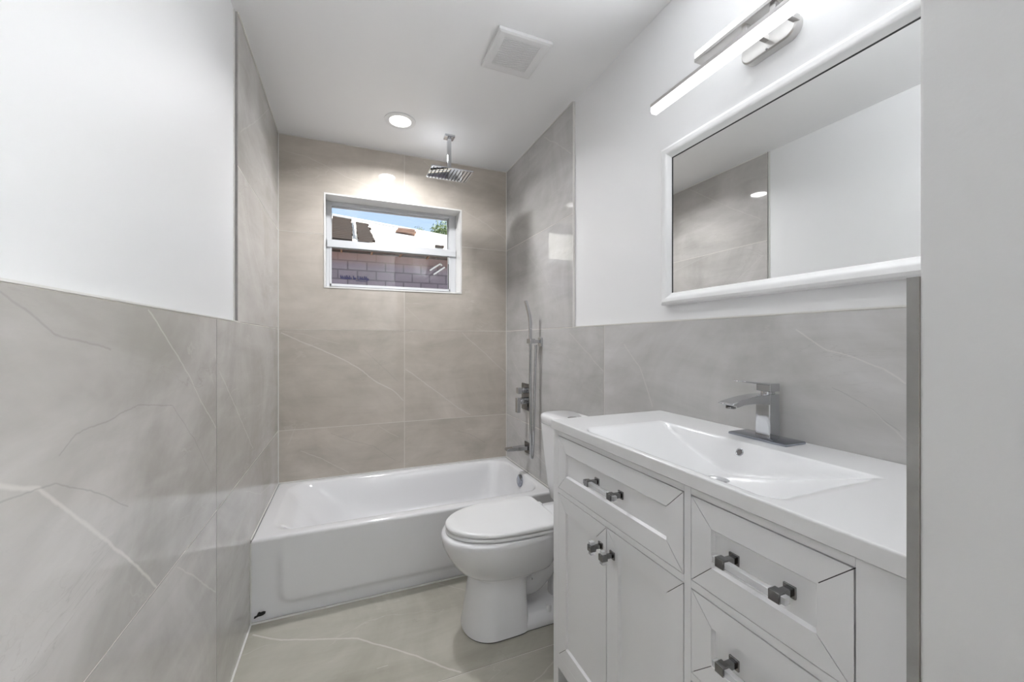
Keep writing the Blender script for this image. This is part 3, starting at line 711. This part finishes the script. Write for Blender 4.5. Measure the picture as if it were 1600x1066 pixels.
# ------------------------------------------------------------------ vanity top with moulded basin
top = thing('washbasin', 'glossy white one-piece vanity top with moulded rectangular basin, on the cabinet', 'sink', (.88, .7525, VT))
CX0, CX1, CY0, CY1, CZ = .648, XR-.001, .263, 1.2205, .989
YC = .7525
def smax(a, b, k=.006):
    h = max(k-abs(a-b), 0)/k; return max(a, b)+h*h*k*.25
def basin_z(x, y):
    dy = abs(y-YC)
    fl = CZ-.083*(1-min(1, math.hypot(dy, .02)/.302)**1.3) if dy < .302 else CZ+(dy-.302)*.6
    bk = CZ-2.0*(.974-x); ft = CZ-1.6*(x-.668) - .0
    cn = CZ-1.4*((.325-dy) - .22*max(0, (.735-x)/.07)**2*.25)
    z = smax(smax(fl, bk), ft, .02); z = smax(z, cn, .01)
    z = -smax(-z, -CZ, .004)
    return min(z, CZ)
def axis_pts(a, b, n, extra=()):
    s = {round(a+(b-a)*i/n, 5) for i in range(n+1)} | {round(v, 5) for v in extra}; return sorted(s)
xs = axis_pts(CX0, CX1, 110, (CX0+.001, CX0+.0025)); ys = axis_pts(CY0, CY1, 190, (CY1-.001, CY1-.0025, CY0+.001))
bm = bmesh.new(); g = []
for x in xs:
    row = []
    for y in ys:
        z = basin_z(x, y); dd = min(x-CX0, CY1-y, y-CY0)
        if dd < .0025: z -= .0025-math.sqrt(max(0, .0025**2-(.0025-dd)**2))
        row.append(bm.verts.new((x, y, z)))
    g.append(row)
for i in range(len(xs)-1):
    for j in range(len(ys)-1): bm.faces.new((g[i][j], g[i+1][j], g[i+1][j+1], g[i][j+1]))
border = [g[i][0] for i in range(len(xs))] + [g[-1][j] for j in range(1, len(ys))] + [g[i][-1] for i in range(len(xs)-2, -1, -1)] + [g[0][j] for j in range(len(ys)-2, 0, -1)]
mid = [bm.verts.new((v.co.x, v.co.y, CZ-.0045)) for v in border]
for k in range(len(border)): j = (k+1) % len(border); bm.faces.new((border[k], border[j], mid[j], mid[k]))
border = mid
bl = [bm.verts.new((v.co.x, v.co.y, VT+.001)) for v in border]
for k in range(len(border)): j = (k+1) % len(border); bm.faces.new((border[k], border[j], bl[j], bl[k]))
link('basin_top', bm, 'resin', top, smooth=True, angle=50)
bm = bmesh.new()
ang = math.atan2(2.0, 1)   # back wall slope
mt = Matrix.Translation((.9615, .750, .9635)) @ Matrix.Rotation(PI/2-ang, 4, 'Y')
lathe(bm, [(.0075, .004), (.0075, -.001), (.009, -.0025), (.0105, -.0015), (.0115, .003)], (0, 0, 0), 'x', cap0=False, cap1=False)
for v in bm.verts: v.co = mt @ v.co
link('overflow_ring', bm, 'chrome', top, smooth=True)
bm = bmesh.new(); lathe(bm, [(.0076, -.0004), (.004, -.0006), (.0005, -.0006)], (0, 0, 0), 'x')
for v in bm.verts: v.co = mt @ v.co
link('overflow_hole', bm, 'rubber', top)
bm = bmesh.new(); zz = basin_z(.845, .722); lathe(bm, [(.030, zz-.004), (.030, zz+.0035), (.026, zz+.005), (.002, zz+.0055)], (.845, .722, 0)); link('drain', bm, 'chrome', top, smooth=True)

# ------------------------------------------------------------------ faucet
fc = thing('faucet', 'chrome single-lever square faucet on its deck plate behind the basin', 'faucet', (1.066, .755, CZ))
FZ = CZ+.0005
bm = bmesh.new()
loft(bm, [rrect(1.026, 1.107, .672, .838, .003, FZ), rrect(1.026, 1.107, .672, .838, .003, FZ+.005), rrect(1.028, 1.105, .674, .836, .003, FZ+.0065)])
link('deck_plate', bm, 'plate', fc, smooth=True, angle=40)
FY = .757
bm = bmesh.new()   # column
loft(bm, [rrect(1.058, 1.102, FY-.022, FY+.022, .004, FZ+.0065), rrect(1.059, 1.101, FY-.021, FY+.021, .004, FZ+.09), rrect(1.060, 1.101, FY-.021, FY+.021, .004, FZ+.123)])
link('faucet_body', bm, 'chrome', fc, smooth=True, angle=40)
bm = bmesh.new()   # spout: shallow trough widening towards its tip
def sp(x, z0, z1, hw): return [Vector((x, FY-hw, z0)), Vector((x, FY+hw, z0)), Vector((x, FY+hw, z1)), Vector((x, FY-hw, z1))]
loft(bm, [sp(1.062, FZ+.095, FZ+.123, .0205), sp(1.030, FZ+.100, FZ+.1225, .021), sp(.99, FZ+.101, FZ+.119, .022), sp(.955, FZ+.099, FZ+.114, .0225), sp(.935, FZ+.096, FZ+.110, .023), sp(.917, FZ+.1015, FZ+.106, .023)])
link('spout', bm, 'chrome', fc, bevel=.0015)
bm = bmesh.new(); lathe(bm, [(.012, .0), (.012, -.006), (.009, -.0065), (.002, -.004)], (.937, FY, FZ+.097)); link('aerator', bm, 'dark_chrome', fc, smooth=True)
bm = bmesh.new(); lathe(bm, [(.017, .1225), (.017, .130)], (1.081, FY, FZ)); 
link('neck', bm, 'chrome', fc, smooth=True)
bm = bmesh.new()   # lever: block with a thin paddle pointing to the basin
box(bm, 1.062, 1.101, FY-.020, FY+.020, FZ+.130, FZ+.152)
prism(bm, [(1.064, FZ+.147), (1.064, FZ+.1525), (.968, FZ+.163), (.968, FZ+.1605)], 'y', FY-.019, FY+.019)
link('lever', bm, 'chrome', fc, bevel=.0012)

# ------------------------------------------------------------------ mirror
mi = thing('mirror', 'rectangular wall mirror in a white moulded frame above the vanity', 'mirror', (XP1, .75, 1.397))
MY0, MY1, MZ0, MZ1 = .305, 1.201, 1.395, 1.991
prof = [(0, 0), (0, -.020), (.004, -.027), (.012, -.031), (.022, -.029), (.031, -.022), (.036, -.017), (.042, -.0145), (.044, -.012), (.044, 0)]   # (inset, out from wall)
bm = bmesh.new(); cor = [(MY0, MZ0, 1, 1), (MY1, MZ0, -1, 1), (MY1, MZ1, -1, -1), (MY0, MZ1, 1, -1)]
loops = [[Vector((XP1+dx, y+sy*i, z+sz*i)) for i, dx in prof] for y, z, sy, sz in cor]
loft(bm, loops+[loops[0]], False, False); bmesh.ops.remove_doubles(bm, verts=bm.verts, dist=1e-5)
link('frame', bm, 'frame', mi, smooth=True, angle=30)
one_box('mirror_glass', (XP1-.010, XP1-.006, MY0+.042, MY1-.042, MZ0+.042, MZ1-.042), 'mirror', mi)
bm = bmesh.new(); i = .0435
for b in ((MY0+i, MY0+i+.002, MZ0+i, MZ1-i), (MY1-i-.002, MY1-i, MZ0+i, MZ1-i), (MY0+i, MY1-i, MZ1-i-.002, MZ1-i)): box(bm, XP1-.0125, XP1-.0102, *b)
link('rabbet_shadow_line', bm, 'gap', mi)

# ------------------------------------------------------------------ vanity light
vl = thing('vanity_light', 'double-bar LED vanity light with brushed nickel back plate above the mirror', 'wall light', (XP1, .78, 2.12))
bm = bmesh.new()
def pl(x, i, r): 
    return [Vector((x, p.x, p.y)) for p in rrect(.698+i, .862-i, 2.088+i, 2.156-i, r, 0)]
loft(bm, [pl(XP1, 0, .033), pl(XP1-.024, 0, .033), pl(XP1-.028, .004, .029)]); link('back_plate', bm, 'nickel', vl, smooth=True, angle=40)
LX = XR-.10
bm = bmesh.new(); lathe(bm, [(.0025, -.029), (.0025, .0)], (XP1-.001, .78, 2.094), 'x', 12)
link('screw', bm, 'dark_chrome', vl)
for (ya, yb, zm, s) in ((.42, 1.142, 2.100, -1), (.225, .945, 2.146, 1)):
    bm = bmesh.new(); a, b = sorted((zm, zm-s*.011)); box(bm, LX-.016, LX+.016, ya, yb, a, b); link('bar_housing', bm, 'nickel', vl, bevel=.001)
    bm = bmesh.new(); w = .026
    L = []
    for y in (ya+.001, yb-.001):
        L.append([Vector((LX+dx, y, zm+s*dz)) for dx, dz in ((-.015, .0002), (.015, .0002), (.015, .017), (.010, .023), (-.010, .023), (-.015, .017))])
    loft(bm, L); link('light_strip', bm, 'led' if s < 0 else 'led_up', vl)
for y in (.700, .780):
    bm = bmesh.new(); box(bm, LX-.006, XP1-.02, y-.007, y+.007, 2.116, 2.131); box(bm, LX-.008, LX+.008, y-.008, y+.008, 2.1112, 2.1348); link('bracket_arm', bm, 'nickel', vl, bevel=.001)

for nm, w_, z_, ya, yb, rot in (('led_up_light', LED_UP, 2.172, .24, .93, (PI, -.75, 0)), ('led_down_light', LED_DOWN, 2.072, .43, 1.13, (0, 0, 0))):
    l_ = bpy.data.lights.new(nm, 'AREA'); l_.shape = 'RECTANGLE'; l_.size = .028; l_.size_y = yb-ya; l_.energy = w_; l_.color = (.94, .97, 1); l_.spread = math.radians(135)
    q_ = bpy.data.objects.new(nm, l_); COL.objects.link(q_); q_.location = (LX-.002, (ya+yb)/2, z_); q_.rotation_euler = rot

# ------------------------------------------------------------------ ceiling fittings
vt = thing('exhaust_fan', 'square white plastic exhaust fan grille on the ceiling', 'ceiling vent', (.697, 1.652, H))
bm = bmesh.new(); x0, x1, y0, y1 = .575, .819, 1.530, 1.778; u0, u1, v0, v1 = .611, .777, 1.562, 1.735; zt = H-.0005; zb = H-.016
O = [(x0, y0), (x1, y0), (x1, y1), (x0, y1)]; q = .010
O2 = [(x0+q, y0+q), (x1-q, y0+q), (x1-q, y1-q), (x0+q, y1-q)]; I = [(u0, v0), (u1, v0), (u1, v1), (u0, v1)]
loft(bm, [[Vector((*p, zt)) for p in O], [Vector((*p, zb+.003)) for p in O], [Vector((*p, zb)) for p in O2], [Vector((*p, zb)) for p in I], [Vector((*p, zb+.010)) for p in I]], False, False)
N = 21; pitch = (v1-v0)/N
for k in range(N):
    y = v0+pitch*(k+.5); box(bm, u0, u1, y-pitch*.37, y+pitch*.37, zb, zb+.006)
link('grille_cover', bm, 'plastic', vt)
one_box('grille_cavity', (u0, u1, v0, v1, zb+.0095, zb+.012), 'shadow', vt)
def downlight(x, y, label, watt):
    dl = thing('recessed_downlight', label, 'ceiling light', (x, y, H))
    bm = bmesh.new(); lathe(bm, [(.090, -.0002), (.089, -.004), (.072, -.008), (.062, -.006), (.060, -.002)], (x, y, H), cap0=False, cap1=False, n=56)
    link('trim_ring', bm, 'plastic', dl, smooth=True)
    bm = bmesh.new(); lathe(bm, [(.0605, -.0035), (.03, -.0045), (.001, -.005)], (x, y, H), cap0=False, n=56); link('lens', bm, 'down', dl, smooth=True)
    d_ = bpy.data.lights.new('downlight_light', 'AREA'); d_.shape = 'DISK'; d_.size = .115; d_.energy = watt; d_.color = (.98, .985, 1); d_.spread = math.radians(152)
    do = bpy.data.objects.new('downlight_light', d_); COL.objects.link(do); do.location = (x, y, H-.0085)
downlight(.285, 2.418, 'round white recessed ceiling downlight, lit, over the bathtub', DOWN_WATT)
downlight(.32, .47, 'added unseen fill downlight over the doorway end, above the frame', DOOR_FILL_WATT)  # extra light added out of view to brighten the room from above

# ------------------------------------------------------------------ shower
sh = thing('rain_shower', 'square chrome rain shower head hanging from the ceiling on a short arm', 'shower head', (.593, 2.488, H))
ax, ay = .593, 2.488; HZ = 2.318
bm = bmesh.new(); loft(bm, [rrect(ax-.031, ax+.031, ay-.031, ay+.031, .003, H-.0003), rrect(ax-.031, ax+.031, ay-.031, ay+.031, .003, H-.010), rrect(ax-.027, ax+.027, ay-.027, ay+.027, .003, H-.013)]); link('ceiling_flange', bm, 'chrome', sh, smooth=True, angle=40)
bm = bmesh.new(); loft(bm, [rrect(ax-.012, ax+.012, ay-.012, ay+.012, .003, H-.013), rrect(ax-.012, ax+.012, ay-.012, ay+.012, .003, HZ+.016)]); link('arm', bm, 'chrome', sh, smooth=True, angle=40)
bm = bmesh.new(); lathe(bm, [(.022, .006), (.022, .014), (.014, .020)], (ax, ay, HZ)); link('swivel', bm, 'chrome', sh, smooth=True)
bm = bmesh.new(); loft(bm, [rrect(.469, .731, 2.412, 2.598, .006, HZ), rrect(.467, .733, 2.410, 2.600, .007, HZ+.002), rrect(.467, .733, 2.410, 2.600, .007, HZ+.006), rrect(.470, .730, 2.413, 2.597, .006, HZ+.008)]); link('head_plate', bm, 'chrome', sh, smooth=True, angle=40)
for k in range(12):
    x = .484+k*.0211
    bm = bmesh.new()
    for j in range(9):
        y = 2.424+j*.0202; lathe(bm, [(.0032, 0), (.0028, -.003), (.001, -.0034)], (x, y, HZ), n=8)
    box(bm, x-.0022, x+.0022, 2.420, 2.590, HZ-.0008, HZ)
    link('nozzle_row', bm, 'rubber', sh)
hs = thing('hand_shower', 'slim chrome hand shower in its wall holder with metal hose', 'hand shower', (XR, 2.265, 1.25))
hy = 2.275
bm = bmesh.new(); loft(bm, [[Vector((x, p.x, p.y)) for p in rrect(hy-.045, hy-.001, 1.225, 1.280, .004, 0)] for x in (XR, XR-.012)]); box(bm, XR-.05, XR-.010, hy-.032, hy-.012, 1.245, 1.265)
box(bm, XR-.078, XR-.045, hy-.030, hy+.028, 1.243, 1.273); link('holder', bm, 'chrome', hs, bevel=.002)
bm = bmesh.new()
L = []
for (x, z, w, t) in ((XR-.062, 1.225, .008, .008), (XR-.062, 1.30, .009, .009), (XR-.062, 1.375, .011, .010), (XR-.068, 1.42, .013, .009), (XR-.082, 1.47, .014, .008), (XR-.092, 1.505, .014, .007), (XR-.093, 1.512, .012, .005)):
    L.append([Vector((x+dx*t, hy+dy*w+.006, z)) for dx, dy in ((-1,-.7), (-.7,-1), (.7,-1), (1,-.7), (1,.7), (.7,1), (-.7,1), (-1,.7))])
loft(bm, L); link('handset', bm, 'chrome', hs, smooth=True, angle=40)
bm = bmesh.new()
tube(bm, catmull([(XR-.062, hy+.006, 1.225), (XR-.062, hy+.006, 1.0), (XR-.060, hy+.006, .72), (XR-.058, hy+.004, .56), (XR-.053, hy+.001, .522), (XR-.047, hy-.002, .56), (XR-.044, hy-.006, .72), (XR-.040, hy-.014, 1.0), (XR-.036, hy-.020, 1.235)], 12), .0085, 14)
link('hose', bm, 'chrome', hs, smooth=True)
vv = thing('shower_valve', 'square chrome shower mixer plate with two square handles above the tub spout', 'shower valve', (XR, 2.468, .88))
bm = bmesh.new(); loft(bm, [[Vector((x, p.x, p.y)) for p in rrect(2.400+i, 2.536-i, .790+i, .970-i, .004, 0)] for x, i in ((XR, 0), (XR-.008, 0), (XR-.010, .002))]); link('wall_plate', bm, 'dark_chrome', vv, smooth=True, angle=40)
bm = bmesh.new(); lathe(bm, [(.020, -.010), (.020, -.035), (.012, -.036), (.012, -.045)], (XR, 2.468, .925), 'x', 24); box(bm, XR-.072, XR-.044, 2.448, 2.488, .905, .945); link('diverter_knob', bm, 'chrome', vv, bevel=.0015)
bm = bmesh.new(); lathe(bm, [(.024, -.010), (.024, -.045), (.014, -.046), (.014, -.055)], (XR, 2.468, .855), 'x', 24); box(bm, XR-.078, XR-.055, 2.450, 2.486, .778, .878); link('lever_handle', bm, 'chrome', vv, bevel=.0015)
ts = thing('tub_spout', 'flat chrome tub spout on the tiled wall just above the bathtub rim', 'spout', (XR, 2.455, .54))
bm = bmesh.new(); loft(bm, [[Vector((x, p.x, p.y)) for p in rrect(2.418, 2.492, .503, .577, .003, 0)] for x in (XR, XR-.008)]); link('wall_plate', bm, 'dark_chrome', ts, smooth=True, angle=40)
bm = bmesh.new(); prism(bm, [(XR-.008, .527), (XR-.008, .555), (XR-.150, .549), (XR-.158, .545), (XR-.158, .532)], 'y', 2.430, 2.480); link('spout', bm, 'chrome', ts, bevel=.0015)
